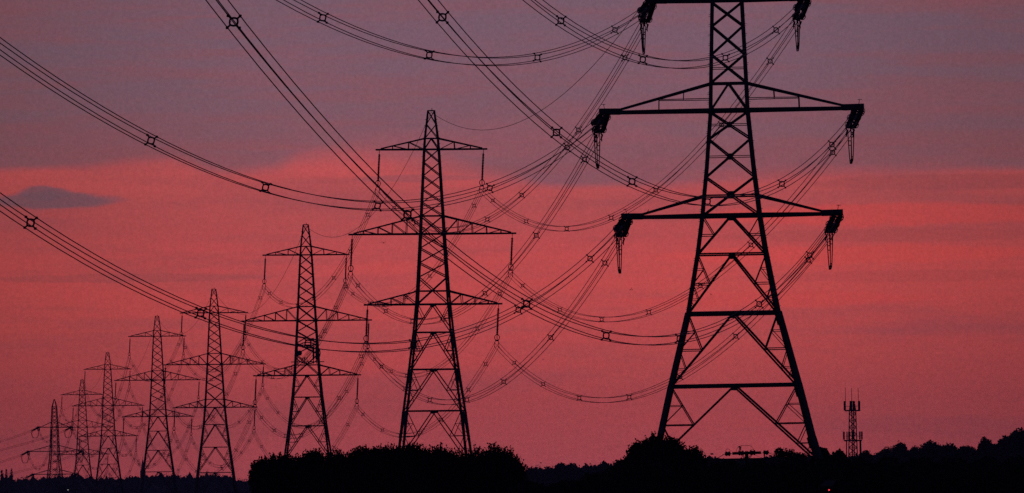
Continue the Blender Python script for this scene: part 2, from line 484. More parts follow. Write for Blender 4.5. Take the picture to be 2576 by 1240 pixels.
# ------------------------------------------------------------------ conductors
def spacer_mesh():
    b = MB(); r = .165
    pts = []
    for k in range(16):
        a = 2 * math.pi * (k + .5) / 16
        c, s_ = math.cos(a), math.sin(a)
        m = (abs(c) ** 3.2 + abs(s_) ** 3.2) ** (-1 / 3.2)
        pts.append(V((c * m * r, 0, s_ * m * r)))
    b.tube(pts, .045, 5, True)
    for i in (-1, 1):
        for j in (-1, 1):
            b.bar((i * .15, 0, j * .15), (i * .29, 0, j * .29), .065)
            b.bar((i * .25, -.06, j * .25), (i * .25, .06, j * .25), .11)
    o = b.build('spacer', M_steel); me = o.data
    bpy.data.objects.remove(o)
    return me
SPM = spacer_mesh()
WR = .0255
LG = 'bundled power lines between the pylons'
def bundle(fn, t0, t1, n, sps, label, r=WR, group=LG, roll=0.0):
    """fn(t) -> world centre; four wires and their spacers"""
    org = fn(t0)
    root = thing('conductor_bundle', label, 'power line', org, (0, 0, 0), group)
    pts = [fn(lerp(t0, t1, k / n)) - org for k in range(n + 1)]
    cR, sR = math.cos(roll), math.sin(roll)
    def frame(i):
        d = (pts[min(i + 1, n)] - pts[max(i - 1, 0)]).normalized()
        side = d.cross(V((0, 0, 1))).normalized(); up = side.cross(d)
        return d, side * cR + up * sR, up * cR - side * sR
    fr = [frame(i) for i in range(n + 1)]
    for a, c in ((-.25, -.25), (.25, -.25), (.25, .25), (-.25, .25)):
        b = MB(); b.tube([p + fr[i][1] * a + fr[i][2] * c for i, p in enumerate(pts)], r, 5)
        b.build('cable', M_wire, root)
    for t in sps:
        p = fn(t) - org; q = fn(t + (t1 - t0) * .004) - org
        d = (q - p).normalized(); side = d.cross(V((0, 0, 1))).normalized(); up = side.cross(d)
        side, up = side * cR + up * sR, up * cR - side * sR
        if d.y < 0: side = -side
        o = bpy.data.objects.new('spacer', SPM); COL.objects.link(o); o.parent = root
        yv = up.cross(side)
        m = Matrix((side, yv, up)).transposed().to_4x4(); m.translation = p
        o.matrix_local = m
    return root
names = {1: 'the largest pylon', 2: 'the second pylon', 3: 'the third pylon', 4: 'the fourth pylon', 5: 'the fifth pylon', 6: 'the sixth pylon', 7: 'the seventh pylon', 8: 'the pointed pylon'}
def sagfn(P, Q, sag):
    def g(t):
        v = P.lerp(Q, t); v.z -= 4 * sag * t * (1 - t); return v
    return g
SAG = {1: 9.6, 2: 7.5, 3: 9.6, 4: 6.9, 5: 11.0, 6: 6.5, 7: 6.6}
SPT = [.055, .19, .345, .5, .655, .8, .93]
for n in range(1, 8):
    for lv in ('upper', 'middle', 'lower'):
        for sd in ('left', 'right'):
            P = E[n][(lv, sd, 'far')]; Q = E[n + 1][(lv, sd, 'near')]
            js = [min(.97, max(.03, t + random.uniform(-.025, .025))) for t in SPT]
            bundle(sagfn(P, Q, SAG[n]), 0, 1, 36, js,
                   'four-wire line from %s %s %s arm to %s' % (names[n] + "'s", lv, sd, names[n + 1]))
    P = E[n]['peak']; Q = E[n + 1]['peak']
    b = MB(); g = sagfn(P, Q, SAG[n] * .92)
    b.tube([g(k / 32) - P for k in range(33)], WR * 1.05, 5)
    o = b.build('earth_wire', M_wire, None, P)
    tag(o, 'single earth wire between the tops of %s and %s' % (names[n], names[n + 1]), 'earth wire', 'earth wires between pylon tops')
for lv in ('upper', 'middle', 'lower'):
    for sd in ('left', 'right'):
        P = E[8][(lv, sd, 'far')]; Q = P + V((P9.x - t8.x, P9.y - t8.y, -4))
        bundle(sagfn(P, Q, 8.5), 0, 1, 24, [.1, .3, .5, .7, .9],
               "four-wire line from the pointed pylon's %s %s arm out past the left edge" % (lv, sd))
# near span, from the largest pylon towards the camera's left; the sag is fitted to the photograph
near_obs = {('middle', 'left'): [(380, 352), (668, 473), (950, 520), (1232, 470)],
            ('lower', 'left'): [(77, 562), (505, 785), (775, 862), (1040, 868), (1304, 780)],
            ('upper', 'left'): [(812, 43), (1080, 142), (1352, 142)],
            ('upper', 'right'): [(1411, 52), (1617, 150), (1825, 145)],
            ('middle', 'right'): [(1113, 43), (1400, 333), (1590, 457), (1780, 508), (1967, 461)],
            ('lower', 'right'): [(588, 57), (1025, 537), (1325, 765), (1525, 843), (1710, 851), (1910, 768)]}
SLOPE = .125
ROLLS = {('middle', 'left'): 12, ('lower', 'left'): 6, ('upper', 'left'): 7, ('upper', 'right'): 5, ('middle', 'right'): 3, ('lower', 'right'): 3}
def fit_near(P, obs):
    us = []; zs = []
    for px, py in obs:
        v = FWD + RGT * ((px - 1288) / FPX) + UPV * ((620 - py) / FPX)
        # P.x - SLOPE*u = k*v.x ; P.y - u = k*v.y
        k = (P.x - SLOPE * P.y) / (v.x - SLOPE * v.y); u = P.y - k * v.y
        us.append(u); zs.append(k * v.z - P.z)
    s2 = sum(u * u for u in us); s3 = sum(u ** 3 for u in us); s4 = sum(u ** 4 for u in us)
    t1 = sum(u * z for u, z in zip(us, zs)); t2 = sum(u * u * z for u, z in zip(us, zs))
    det = s2 * s4 - s3 * s3
    a = (t1 * s4 - t2 * s3) / det; c = (s2 * t2 - s3 * t1) / det
    print('fit', [round(u) for u in us], 'a', round(a, 3), 'c', round(c, 6), 'res', [round((z - a * u - c * u * u) * 32, 1) for u, z in zip(us, zs)])
    return a, c, us
for (lv, sd), obs in near_obs.items():
    P = E[1][(lv, sd, 'near')]
    a, c, us = fit_near(P, obs)
    def g(t, P=P, a=a, c=c):
        u = t * 368
        return V((P.x - SLOPE * u, P.y - u, P.z + a * u + c * u * u))
    bundle(g, 0, 1, 60, [u / 368 for u in us] + [.05 if min(us) > 40 else .2],
           'thick near four-wire power line running to the %s %s arm of the largest pylon' % (lv, sd), roll=math.radians(ROLLS[(lv, sd)]))

# ------------------------------------------------------------------ terrain
tz = sorted([(-300, -1.7), (0, -1.7), (300, -2.2), (500, -1.9), (640, -1.7)] + [(d, base_z[n]) for n, _, _, d in sus_tab] + [(2850, base_z[8]), (3600, -24), (5000, -26), (9000, -26)])
def ground_z(x, y):
    z = interp(tz, y)
    if y > 700:
        a = (x / y - .012) / .05
        a = max(0, min(1, a)); a = a * a * (3 - 2 * a)
        k = max(0, min(1, (y - 800) / 1000))
        z += a * k * (-z - 2 + 4 * a)
    z += .25 * noise.noise(V((x * .02, y * .01, 3))) * (0 if abs(y) < 30 else 1) - .12
    return z
b = MB(); NX, rows = 56, []
ys = [-120 + 30 * k for k in range(30)] + [780 + 60 * k for k in range(50)] + [3800 + 300 * k for k in range(8)]
for y in ys:
    hw = 220 + max(0, y) * .5
    rows.append([V((hw * ((2 * i / NX - 1) * .35 + .65 * (2 * i / NX - 1) ** 3), y, 0)) for i in range(NX + 1)])
vs = []
for r in rows:
    for v in r: vs.append((v.x, v.y, ground_z(v.x, v.y)))
fs = [(j * (NX + 1) + i, j * (NX + 1) + i + 1, (j + 1) * (NX + 1) + i + 1, (j + 1) * (NX + 1) + i) for j in range(len(ys) - 1) for i in range(NX)]
b.add(vs, fs)
tag(b.build('ground', M_grass, smooth=True), kind='structure')

# ------------------------------------------------------------------ vegetation
def ico(sub):
    import bmesh
    bm = bmesh.new(); bmesh.ops.create_icosphere(bm, subdivisions=sub, radius=1)
    v = [x.co.copy() for x in bm.verts]; f = [tuple(q.index for q in p.verts) for p in bm.faces]; bm.free()
    return v, f
ICO = {k: ico(k) for k in (2, 3)}
def lump(b, c, rx, ry, rz, seed, sub=2, amp=.22):
    vs, fs = ICO[sub]
    out = []
    for v in vs:
        n = 1 + amp * noise.noise(v * 1.6 + V((seed, seed * .7, 0))) + amp * .6 * noise.noise(v * 4 + V((seed, 1, seed)))
        out.append(V((c[0] + v.x * rx * n, c[1] + v.y * ry * n, c[2] + v.z * rz * n)))
    b.add(out, fs)
def leafs(b, c, rx, ry, rz, n, size, seed, lo=.82, hi=1.12, upper=-.3, rnd=random, cl=.08):
    for _ in range(n):
        while True:
            v = V((rnd.gauss(0, 1), rnd.gauss(0, 1), rnd.gauss(0, 1))).normalized()
            if v.z > upper: break
        k = 1 + .17 * noise.noise(v * 1.6 + V((seed, seed * .7, 0))) + .10 * noise.noise(v * 4 + V((seed, 1, seed)))
        clump = noise.noise(v * 5 + V((seed * 3, 0, 0)))
        k *= rnd.uniform(lo, hi) + cl * clump
        p = V((c[0] + v.x * rx * k, c[1] + v.y * ry * k, c[2] + v.z * rz * k))
        s_ = size * rnd.uniform(.6, 1.4)
        a = V((rnd.uniform(-1, 1), rnd.uniform(-1, 1), rnd.uniform(-.6, 1))).normalized() * s_
        q = V((rnd.uniform(-1, 1), rnd.uniform(-1, 1), rnd.uniform(-1, 1))).normalized() * s_ * .5
        b.add([p - a * .5, p + q, p + a * .6, p - q], [(0, 1, 2, 3)])
def twigs(b, c, rx, ry, rz, n, ln, seed, rnd=random, leafy=True, spread=.22, w=.024):
    for _ in range(n):
        a = rnd.uniform(0, 2 * math.pi); rr = math.sqrt(rnd.random()) * .97
        x, y = math.cos(a) * rr, math.sin(a) * rr
        z = math.sqrt(max(0, 1 - rr * rr))
        if rnd.random() < .35: z *= rnd.random()
        p = V((c[0] + x * rx, c[1] + y * ry, c[2] + z * rz * .95))
        d = V((x * .6 + rnd.uniform(-spread, spread), rnd.uniform(-spread, spread), 1)).normalized()
        L = ln * rnd.uniform(.4, 1.25)
        sd = V((1, 0, 0)) * w
        tip = p + d * L
        b.add([p - sd, p + sd, tip + sd * .25, tip - sd * .25], [(0, 1, 2, 3)])
        b.add([p - V((0, w, 0)), p + V((0, w, 0)), tip + V((0, w * .3, 0)), tip - V((0, w * .3, 0))], [(0, 1, 2, 3)])
        if leafy:
            for k in range(rnd.randint(3, 7)):
                q = p + d * L * rnd.uniform(.15, 1)
                e = V((rnd.uniform(-1, 1), rnd.uniform(-1, 1), rnd.uniform(0, 1.2))).normalized() * rnd.uniform(.09, .2)
                g = V((e.z, 0, -e.x)) * .35
                b.add([q, q + e * .5 + g, q + e, q + e * .5 - g], [(0, 1, 2, 3)])
def stems(b, base, top, n, r, spread, rnd=random):
    base = V(base); top = V(top)
    for k in range(n):
        o = V((rnd.uniform(-spread, spread), rnd.uniform(-spread, spread) * .5, 0))
        mid = base.lerp(top, .5) + o * .4
        b.tube([base + o * .1, mid, top + o], [r, r * .7, r * .3], 6)
def shrub(px, py, wpx, d, label, nl=1500, nt=120, tl=.6, name='shrub', cat='shrub', group='thicket of dark shrubs in the foreground', flat=1.0, leafsize=.17, depth=1.0, hk=.62):
    t = at(px, py, d); x, y = t.x, t.y; g = ground_z(x, y)
    rx = wpx / FPX * d / 2; top = t.z - tl * .45
    rz = (top - g) * hk; cz = top - rz
    root = thing(name, label, cat, (x, y, g), (0, 0, 0), group)
    sd = random.uniform(0, 60); b = MB()
    c = V((0, 0, cz - g)); ry = rx * depth
    lump(b, c, rx * .93, ry * .9, rz * .95, sd, 3, .12)
    lump(b, c + V((0, 0, -rz * .55)), rx * .92, ry * .9, rz * .6, sd + 3, 2)
    leafs(b, c, rx, ry, rz, nl, leafsize, sd, .86, 1.07, cl=.035)
    leafs(b, c + V((0, 0, -rz * .5)), rx, ry, rz * .7, nl // 3, leafsize, sd)
    twigs(b, c, rx, ry, rz, nt, tl, sd)
    b.build('foliage', M_leaf, root)
    b = MB(); stems(b, (0, 0, -.1), (0, 0, (top - g) * .6), 4, .09, rx * .4); b.build('stem', M_bark, root)
    return root
# big thicket, left to right (outline heights measured on the photograph)
TW = 1.28
th = [(658, 1162, 38, 552, 'leftmost shrub of the big thicket, ragged and low at its left edge'),
      (694, 1151, 78, 548, 'shrub of the big thicket standing just left of the third pylon'),
      (740, 1151, 90, 556, 'shrub of the big thicket in front of the left leg of the third pylon'),
      (786, 1136, 60, 546, 'shrub of the big thicket in front of the right leg of the third pylon'),
      (850, 1140, 90, 555, 'rounded shrub of the big thicket just right of the third pylon'),
      (915, 1130, 96, 548, 'broad shrub of the big thicket midway between the second and third pylons'),
      (975, 1124, 92, 556, 'tall shrub of the big thicket just left of the second pylon'),
      (1035, 1120, 92, 547, 'tallest shrub of the big thicket, under the middle of the second pylon'),
      (1100, 1126, 88, 553, 'shrub of the big thicket in front of the second pylon, left of the notch'),
      (1156, 1147, 76, 558, 'low shrub in the notch at the right leg of the second pylon'),
      (1200, 1145, 76, 548, 'spiky low shrub of the big thicket right of the notch'),
      (1243, 1134, 64, 552, 'spiky upright shrub near the right end of the big thicket'),
      (1274, 1142, 44, 546, 'narrow shrub with upright twigs ending the right side of the big thicket'),
      (1298, 1174, 30, 550, 'very low twiggy shrub at the right foot of the big thicket')]
for i, (px, py, w, d, l) in enumerate(th):
    spiky = i >= 9
    shrub(px, py + (3 if not spiky else 1), w * (TW if not spiky else 1.0), d, l, nl=4600, nt=700 if not spiky else 520, tl=.68 if not spiky else 1.0, hk=.6, leafsize=.085)
rb = [(1606, 1116, 56, 574, 'left shrub of the mound hiding the left foot of the largest pylon'),
      (1650, 1098, 88, 578, 'tallest shrub of the mound, at the left foot of the largest pylon'),
      (1693, 1108, 60, 572, 'shrub of the mound just right of the left foot of the largest pylon'),
      (1738, 1130, 70, 577, 'low sloping shrub at the right end of the mound')]
for px, py, w, d, l in rb: shrub(px, py, w * 1.15, d, l, nl=4000, nt=460, tl=.6, group='mound of shrubs under the largest pylon', hk=.55, leafsize=.12)
# low hedge that fills the ground to the right
hl = [1575, 1660, 1745, 1830, 1912, 1990, 2070, 2150, 2232, 2315, 2398, 2480, 2560, 2640]
hn = ['under the mound of shrubs', 'below the left foot of the largest pylon', 'left of the wooden pole', 'under the wooden pole beam', 'right of the wooden pole', 'under the wispy saplings',
      'in front of the right foot of the largest pylon', 'below the telecom mast', 'right of the telecom mast', 'under the first rounded far tree', 'under the broad far tree', 'near the right edge',
      'in the bottom right corner', 'cut by the right edge']
for i, px in enumerate(hl):
    shrub(px, 1150 if px > 1930 else 1157 if px > 1720 else 1155, 118, 566 + (i % 3) * 5, 'low dark hedge section ' + hn[i], nl=1500, nt=60, tl=.25, name='hedge_section', cat='hedge', group='low hedge along the bottom right', hk=.5)
for px, py, w, l in ((1330, 1213, 110, 'very low black scrub right below the big thicket'), (1420, 1208, 120, 'very low black scrub in the middle of the gap between thicket and mound'), (1505, 1190, 120, 'low black scrub on the left side of the mound')):
    shrub(px, py, w, 520, l, nl=1200, nt=40, tl=.2, name='scrub', cat='scrub', group='low scrub in the gap', hk=.5)

def tree(px, py, wpx, d, label, group, m=M_leaf2, leaf=.5, nl=900, wispy=False, name='tree'):
    t = at(px, py, d); x, y = t.x, t.y; g = ground_z(x, y); H = t.z - g
    rx = wpx / FPX * d / 2
    root = thing(name, label, 'tree', (x, y, g), (0, 0, 0), group)
    rnd = random.Random(int(px * 7 + py)); sd = rnd.uniform(0, 50)
    b = MB()
    if not wispy:
        rz = H * .46 if name == 'poplar_tree' else min(H * .42, rx * 1.5); cz = H - rz * .95
        lump(b, (0, 0, cz), rx * .8, rx * .8, rz * .85, sd, 3, .3)
        lump(b, (0, 0, cz - rz * .5), rx * .92, rx * .8, rz * .7, sd + 5, 2, .3)
        if H > rz * 2: lump(b, (0, 0, (H - rz) * .45), rx * .85, rx * .7, (H - rz) * .5, sd + 9, 2, .3)
        for k in range(5):
            a = rnd.uniform(0, 2 * math.pi); e = V((math.cos(a) * rx * .55, math.sin(a) * rx * .5, cz + rnd.uniform(-.5, .55) * rz))
            r = rx * rnd.uniform(.3, .45); lump(b, e, r, r, r * .8, sd + k, 2, .3); leafs(b, e, r, r, r * .8, nl // 7, leaf, sd + k, rnd=rnd, upper=-1)
        leafs(b, (0, 0, cz), rx * .86, rx * .86, rz * .92, nl, leaf, sd, .9, 1.15, rnd=rnd)
    else:
        for k in range(9):
            a = rnd.uniform(0, 2 * math.pi); e = V((math.cos(a) * rx * .6, math.sin(a) * rx * .6, H * rnd.uniform(.72, .95)))
            r = rx * rnd.uniform(.2, .42)
            leafs(b, e, r, r, r * .9, nl // 9, leaf, sd + k, .1, 1.2, rnd=rnd, upper=-1)
        twigs(b, (0, 0, H * .75), rx * .9, rx * .9, H * .14, 60, H * .12, sd, rnd=rnd, spread=.6)
    b.build('crown', m, root)
    b = MB()
    b.tube([V((0, 0, -.3)), V((.1, 0, H * .3)), V((0, 0, H * .75))], [H * .035, H * .028, H * .012], 8)
    for k in range(5):
        a = rnd.uniform(0, 2 * math.pi); z0 = H * rnd.uniform(.3, .55)
        b.tube([V((.05, 0, z0)), V((math.cos(a) * rx * .35, math.sin(a) * rx * .35, z0 + H * .16)), V((math.cos(a) * rx * .7, math.sin(a) * rx * .7, z0 + H * .3))], [H * .015, H * .01, H * .004], 6)
    b.build('trunk', M_bark, root)
    return root
for px, py, w, l in ((1966, 1124, 40, 'wispy sapling just right of the wooden pole'), (1992, 1130, 36, 'wispy sapling between the pole and the right foot of the largest pylon'), (2014, 1138, 28, 'smallest wispy sapling at the right foot of the largest pylon')):
    tree(px, py, w, 655, l, 'wispy saplings by the pole', M_leaf, .16, 420, True, 'sapling')
for px, py, w, d, l in ((2070, 1129, 34, 660, 'small dark tree just right of the largest pylon'), (2110, 1136, 46, 680, 'small dark tree just left of the telecom mast')):
    tree(px, py, w, d, l, 'small trees beside the telecom mast', M_leaf, .3, 700)
rt = [(2176, 1139, 50, 1700, 'small pointed far tree right beside the telecom mast'), (2232, 1129, 60, 2000, 'low rounded tree on the right skyline before the first hump'),
      (2262, 1116, 56, 2050, 'rounded tree making the first hump of the right skyline'), (2305, 1126, 60, 1980, 'tree in the dip after the first hump of the right skyline'),
      (2342, 1111, 70, 2020, 'broad tree making the second hump of the right skyline'), (2385, 1117, 66, 2060, 'tree on the sloping shoulder after the second hump'),
      (2430, 1122, 64, 2000, 'low tree in the flat stretch of the right skyline'), (2478, 1106, 42, 1960, 'small upright tree poking above the flat stretch near the right edge'),
      (2505, 1120, 52, 1990, 'low tree just left of the tall right edge trees'), (2532, 1100, 52, 1900, 'tall tree stepping up towards the right edge'), (2572, 1082, 84, 1880, 'tallest far tree, cut by the right edge')]
for r in rt: tree(*r, 'trees on the right skyline')
mt = [(1335, 1182, 44, 2900, 'low far tree next to the right end of the thicket'), (1382, 1180, 44, 2950, 'low far tree left of the taller pair in the gap'), (1410, 1166, 34, 2800, 'upright far tree in the gap, left of the pair'),
      (1436, 1168, 40, 2850, 'rounded far tree in the gap, right of the pair'), (1475, 1173, 46, 2900, 'broad far tree in the middle of the gap'), (1520, 1164, 40, 2750, 'rounded far tree nearer to the mound'), (1560, 1160, 46, 2700, 'far tree half hidden by the mound')]
for r in mt: tree(*r, 'far trees in the gap between thicket and mound', leaf=.8, nl=900)
lt = [(5, 1190, 9, 4300, 'leftmost of the three slim poplars at the left edge'), (16, 1190, 9, 4300, 'middle one of the three slim poplars at the left edge'), (29, 1189, 13, 4300, 'rightmost and widest of the three poplars at the left edge')]
for r in lt: tree(*r, 'slim poplars at the left edge', leaf=.9, nl=500, name='poplar_tree')
def wood(profile, x0, x1, step, d, name_, amp):
    b = MB(); rnd = random.Random(int(d))
    x = x0
    while x < x1:
        py = interp(profile, x) + rnd.uniform(-.4, 2)
        dd = d + rnd.uniform(-120, 120); w = rnd.uniform(.8, 1.5) * step
        t = at(x, py, dd); g = ground_z(t.x, t.y); r = w / FPX * dd * .8; H = t.z - g
        rz = max(r * .8, H * .5); sd = rnd.uniform(0, 90)
        lump(b, (t.x, t.y, t.z - rz * .95), r * 1.3, r, rz, sd, 2, .2)
        lump(b, (t.x, t.y, g + H * .2), r * 1.3, r, H * .45, sd + 2, 2, .2)
        leafs(b, (t.x, t.y, t.z - rz * .95), r * 1.3, r, rz, 200, .7, sd, .9, 1.08, rnd=rnd, cl=.04)
        x += step * .45
    tag(b.build('woodland', M_leaf2), name_, 'woodland', kind='stuff')
wood([(-60, 1208), (43, 1207), (110, 1205), (150, 1200), (193, 1197), (215, 1205), (300, 1203), (365, 1202), (393, 1197), (450, 1197), (486, 1199), (517, 1195), (549, 1197), (590, 1206), (640, 1207)], -70, 700, 16, 4900, 'distant bluish wood along the left horizon', 1)
wood([(1200, 1190), (1320, 1184), (1500, 1176), (1620, 1168)], 1200, 1640, 22, 3100, 'distant bluish wood in the gap behind the low trees', 1)
wood([(1760, 1152), (1880, 1163), (1895, 1166), (1910, 1168), (1940, 1150), (2150, 1150), (2210, 1146), (2576, 1128)], 1640, 2640, 40, 2200, 'dark wood covering the right hillside', 1)

# ------------------------------------------------------------------ telecom mast
d = 1800; t = at(2146, 1147, d); g = ground_z(t.x, t.y)
K = .0166
zc = lambda c: t.z - g + (1100 - c) * K           # crop row -> local height
root = thing('telecom_mast', 'slim telecom mast with two rings of panel aerials and three whip aerials', 'mast', (t.x, t.y, g))
mp = [(0, 1.5), (zc(1090), .95), (zc(770), .82), (zc(495), .72), (zc(400), .5)]
for ix, iy in ((-1, -1), (1, -1), (1, 1), (-1, 1)):
    b = MB()
    for (z0, w0), (z1, w1) in zip(mp, mp[1:]): b.bar((ix * w0, iy * w0, z0), (ix * w1, iy * w1, z1), .16)
    b.build('leg', M_steel, root)
s = Skel(mp); z = 0
while z < zc(520): s.x(z, z + 1.5, .12); s.hor(z, .1); z += 1.5
for xx in (-.15, .25): s.b.bar((xx, 0, 0), (xx, 0, zc(500)), .26)
s.b.build('mast_bracing', M_steel, root)
for zz, R_, nm in ((zc(490), 1.65, 0), (zc(893), 1.95, 1)):
    b = MB()
    for o, th in ((0, .16), (1.0, .06)):
        b.tube([V((math.cos(a) * R_, math.sin(a) * R_, zz + o)) for a in [2 * math.pi * k / 12 for k in range(12)]], th * .8, 6, True)
    for k in range(6): a = 2 * math.pi * k / 6; b.bar((0, 0, zz), (math.cos(a) * R_, math.sin(a) * R_, zz), .16)
    b.bar((-R_, 0, zz), (R_, 0, zz), .32); b.build('aerial_platform', M_steel, root)
for xx, w in ((-1.72, .5), (1.48, .5), (-.55, .26), (-.25, .34), (.1, .26), (.35, .34)):
    b = MB(); b.box((xx, -.9 if abs(xx) < 1 else 0, zc(424)), w, .25, 2.1); b.build('panel_antenna', M_panel, root)
for xx, w in ((-2.1, .24), (-1.86, .18), (-1.3, .26), (-.85, .42), (.15, .42), (.8, .2), (1.5, .26), (1.82, .2), (2.08, .24)):
    b = MB(); b.box((xx, -.6 if abs(xx) < 1.2 else 0, zc(826)), w, .2, 1.8); b.build('panel_antenna', M_panel, root)
for xx, c0, c1 in ((-1.55, 360, 180), (-.15, 400, 190), (1.32, 360, 190)):
    b = MB(); b.tube([V((xx, 0, zc(c0 + 60))), V((xx, 0, zc(c1)))], .06, 5); b.build('whip_antenna', M_steel, root)
for xx in (-1.4, 1.55, 1.75):
    b = MB(); b.bar((xx, 0, zc(900)), (xx * 1.05, 0, zc(1160)), .24); b.build('cable_riser', M_steel, root)

# ------------------------------------------------------------------ wooden pole with its crossarm
d = 640; kk = .003826
o0 = at(1767.4 + 915 * .1213, 1052.9 + 720 * .1213, d); g = ground_z(o0.x, o0.y)
Hh = o0.z - g
root = thing('power_pole', 'wooden distribution pole with a heavy crossarm and round insulators under the largest pylon', 'pole', (o0.x, o0.y, g))
b = MB(); b.tube([V((0, 0, -.3)), V((0, 0, Hh * .5)), V((0, 0, Hh + .1))], [.18, .16, .14], 12); b.build('post', M_wood, root)
b = MB(); b.bar((-1.14, 0, Hh), (1.14, 0, Hh + .04), .14, .22); b.build('crossarm', M_wood, root)
for sg in (-1, 1):
    for e in (.0, .12):
        b = MB(); b.bar((sg * (.5 - e), .0, Hh - .05), (sg * (.12), 0, Hh - .5 + e), .05); b.build('brace', M_steel, root)
def ball(b, c, rx, rz):
    pts = [V(c) + V((rx * x, 0, 0)) for x in (-1, -.85, -.8, -.35, -.3, .3, .35, .8, .85, 1)]
    b.tube(pts, [rz * q for q in (.35, .5, .95, 1, .8, .8, 1, .95, .5, .35)], 12)
for xx, zz, r1, r2 in ((-1.5, -.02, .24, .19), (1.53, .05, .24, .18), (-.44, .02, .25, .19), (.48, .04, .25, .2), (0, .06, .15, .13)):
    b = MB(); ball(b, (xx, -.1 if abs(xx) < 1 else 0, Hh + zz), r1, r2)
    if abs(xx) > 1: b.bar((xx, 0, Hh + zz), (math.copysign(1.1, xx), 0, Hh), .04); b.bar((xx, 0, Hh + zz), (xx + math.copysign(.42, xx), 0, Hh + zz - .08), .05)
    b.build('insulator', M_glass, root)
b = MB(); px_ = -.52; b.tube([V((px_, 0, Hh + q)) for q in (.1, .3, .32, .38, .4, .44, .46, .54, .56)], [.03, .03, .1, .1, .05, .05, .12, .12, .04], 12); b.build('insulator', M_glass, root)
b = MB()
for x0, x1, hh in ((-1.68, -1.3, .3), (-.88, .62, .56), (-.7, -.25, .2), (.22, .7, .22)):
    b.tube([V((lerp(x0, x1, k / 14), 0, Hh + .06 + hh * (1 - abs(2 * k / 14 - 1) ** 5))) for k in range(15)], .016, 5)
b.build('jumper_wire', M_wire, root)
def wires(ps, label):
    b = MB(); org = V(ps[0][0])
    for a, c, sg in ps:
        gg = sagfn(V(a) - org, V(c) - org, sg); b.tube([gg(k / 16) for k in range(17)], .014, 5)
    tag(b.build('overhead_wire', M_wire, None, org), label, 'wire', 'thin wires of the wooden pole')
W = V((o0.x, o0.y, o0.z))
wires([(W + V((-1.9, 0, -.1)), at(1700, 1150, 690), .6)], 'upper thin wire leaving the wooden pole to the left')
wires([(W + V((-1.9, 0, -.14)), at(1705, 1154, 670), .5)], 'lower thin wire leaving the wooden pole to the left')
wires([(W + V((1.95, 0, -.05)), at(2010, 1154, 600), .4)], 'thin wire leaving the wooden pole to the right')
wires([(W + V((.6, 0, -.12)), at(1990, 1152, 680), .3)], 'thin wire sagging to the right from the middle of the crossarm')
# long beam under the pole
bm_ = at(1855, 1156.6, 646); g = ground_z(bm_.x, bm_.y)
root = thing('beam_gantry', 'long straight dark beam on posts low behind the wooden pole', 'beam', (bm_.x, bm_.y, g))
hb = bm_.z - g
b = MB(); b.bar((-3.1, 0, hb), (3.1, 0, hb + .05), .2, .2); b.build('beam', M_steel, root)
for xx in (-2.9, -1, 1.6, 2.9):
    b = MB(); b.bar((xx, 0, 0), (xx, 0, hb), .14); b.build('post', M_steel, root)

# ------------------------------------------------------------------ church far away
d = 4500; t = at(359, 1148.5, d); g = ground_z(t.x, t.y); Hc = t.z - g
root = thing('church', 'distant church with a sharp tall spire above the left wood', 'church', (t.x, t.y, g), (0, 0, .25))
k = d / FPX
ht = Hc - (1190 - 1148.5) * k
b = MB(); b.box((0, 0, ht / 2), 2.6 * 1.0, 2.6, ht); b.build('tower', M_stone, root)
b = MB(); n = 8
vs = [V((math.cos(2 * math.pi * (i + .5) / n) * 1.42, math.sin(2 * math.pi * (i + .5) / n) * 1.42, ht + .003)) for i in range(n)] + [V((0, 0, Hc - .6))]
b.add(vs, [(i, (i + 1) % n, n) for i in range(n)] + [tuple(range(n))[::-1]]); b.bar((0, 0, Hc - .8), (0, 0, Hc), .18)
b.build('spire', M_slate, root)
b = MB()
for i in (-1, 1):
    for j in (-1, 1): b.tube([V((i * 1.15, j * 1.15, ht)), V((i * 1.15, j * 1.15, ht + 2.2))], [.24, .03], 6)
b.build('pinnacle', M_stone, root)
b = MB(); b.add([V(q) for q in ((1.3, -2.5, 0), (12, -2.5, 0), (12, 2.5, 0), (1.3, 2.5, 0), (1.3, -2.5, ht * .55), (12, -2.5, ht * .55), (12, 2.5, ht * .55), (1.3, 2.5, ht * .55))], [(0, 1, 5, 4), (1, 2, 6, 5), (2, 3, 7, 6), (3, 0, 4, 7), (3, 2, 1, 0)]); b.build('nave', M_stone, root)
b = MB(); b.add([V(q) for q in ((1.3, -2.8, ht * .55), (12.2, -2.8, ht * .55), (12.2, 2.8, ht * .55), (1.3, 2.8, ht * .55), (1.3, 0, ht * .8), (12.2, 0, ht * .8))], [(0, 1, 5, 4), (2, 3, 4, 5), (1, 2, 5), (3, 0, 4), (3, 2, 1, 0)]); b.build('roof', M_slate, root)

# ------------------------------------------------------------------ street lamp at the far left
t = at(171, 1232, 1500); g = ground_z(t.x, t.y); H = t.z - g
root = thing('street_lamp', 'tiny white lit street lamp low between the two leftmost pylons', 'street lamp', (t.x, t.y, g))
b = MB(); b.tube([V((-.8, 0, -.2)), V((-.8, 0, H * .95)), V((-.6, 0, H + .12)), V((-.1, 0, H + .14))], [.09, .06, .05, .04], 8); b.build('post', M_steel, root)
b = MB(); b.box((0, 0, H + .1), .55, .28, .09); hd = b.build('lamp_head', M_steel, root)
b = MB(); b.tube([V((0, 0, H + .05)), V((0, 0, H - .05)), V((0, 0, H - .09))], [.12, .11, .05], 10); b.build('bulb', M_lamp, hd)

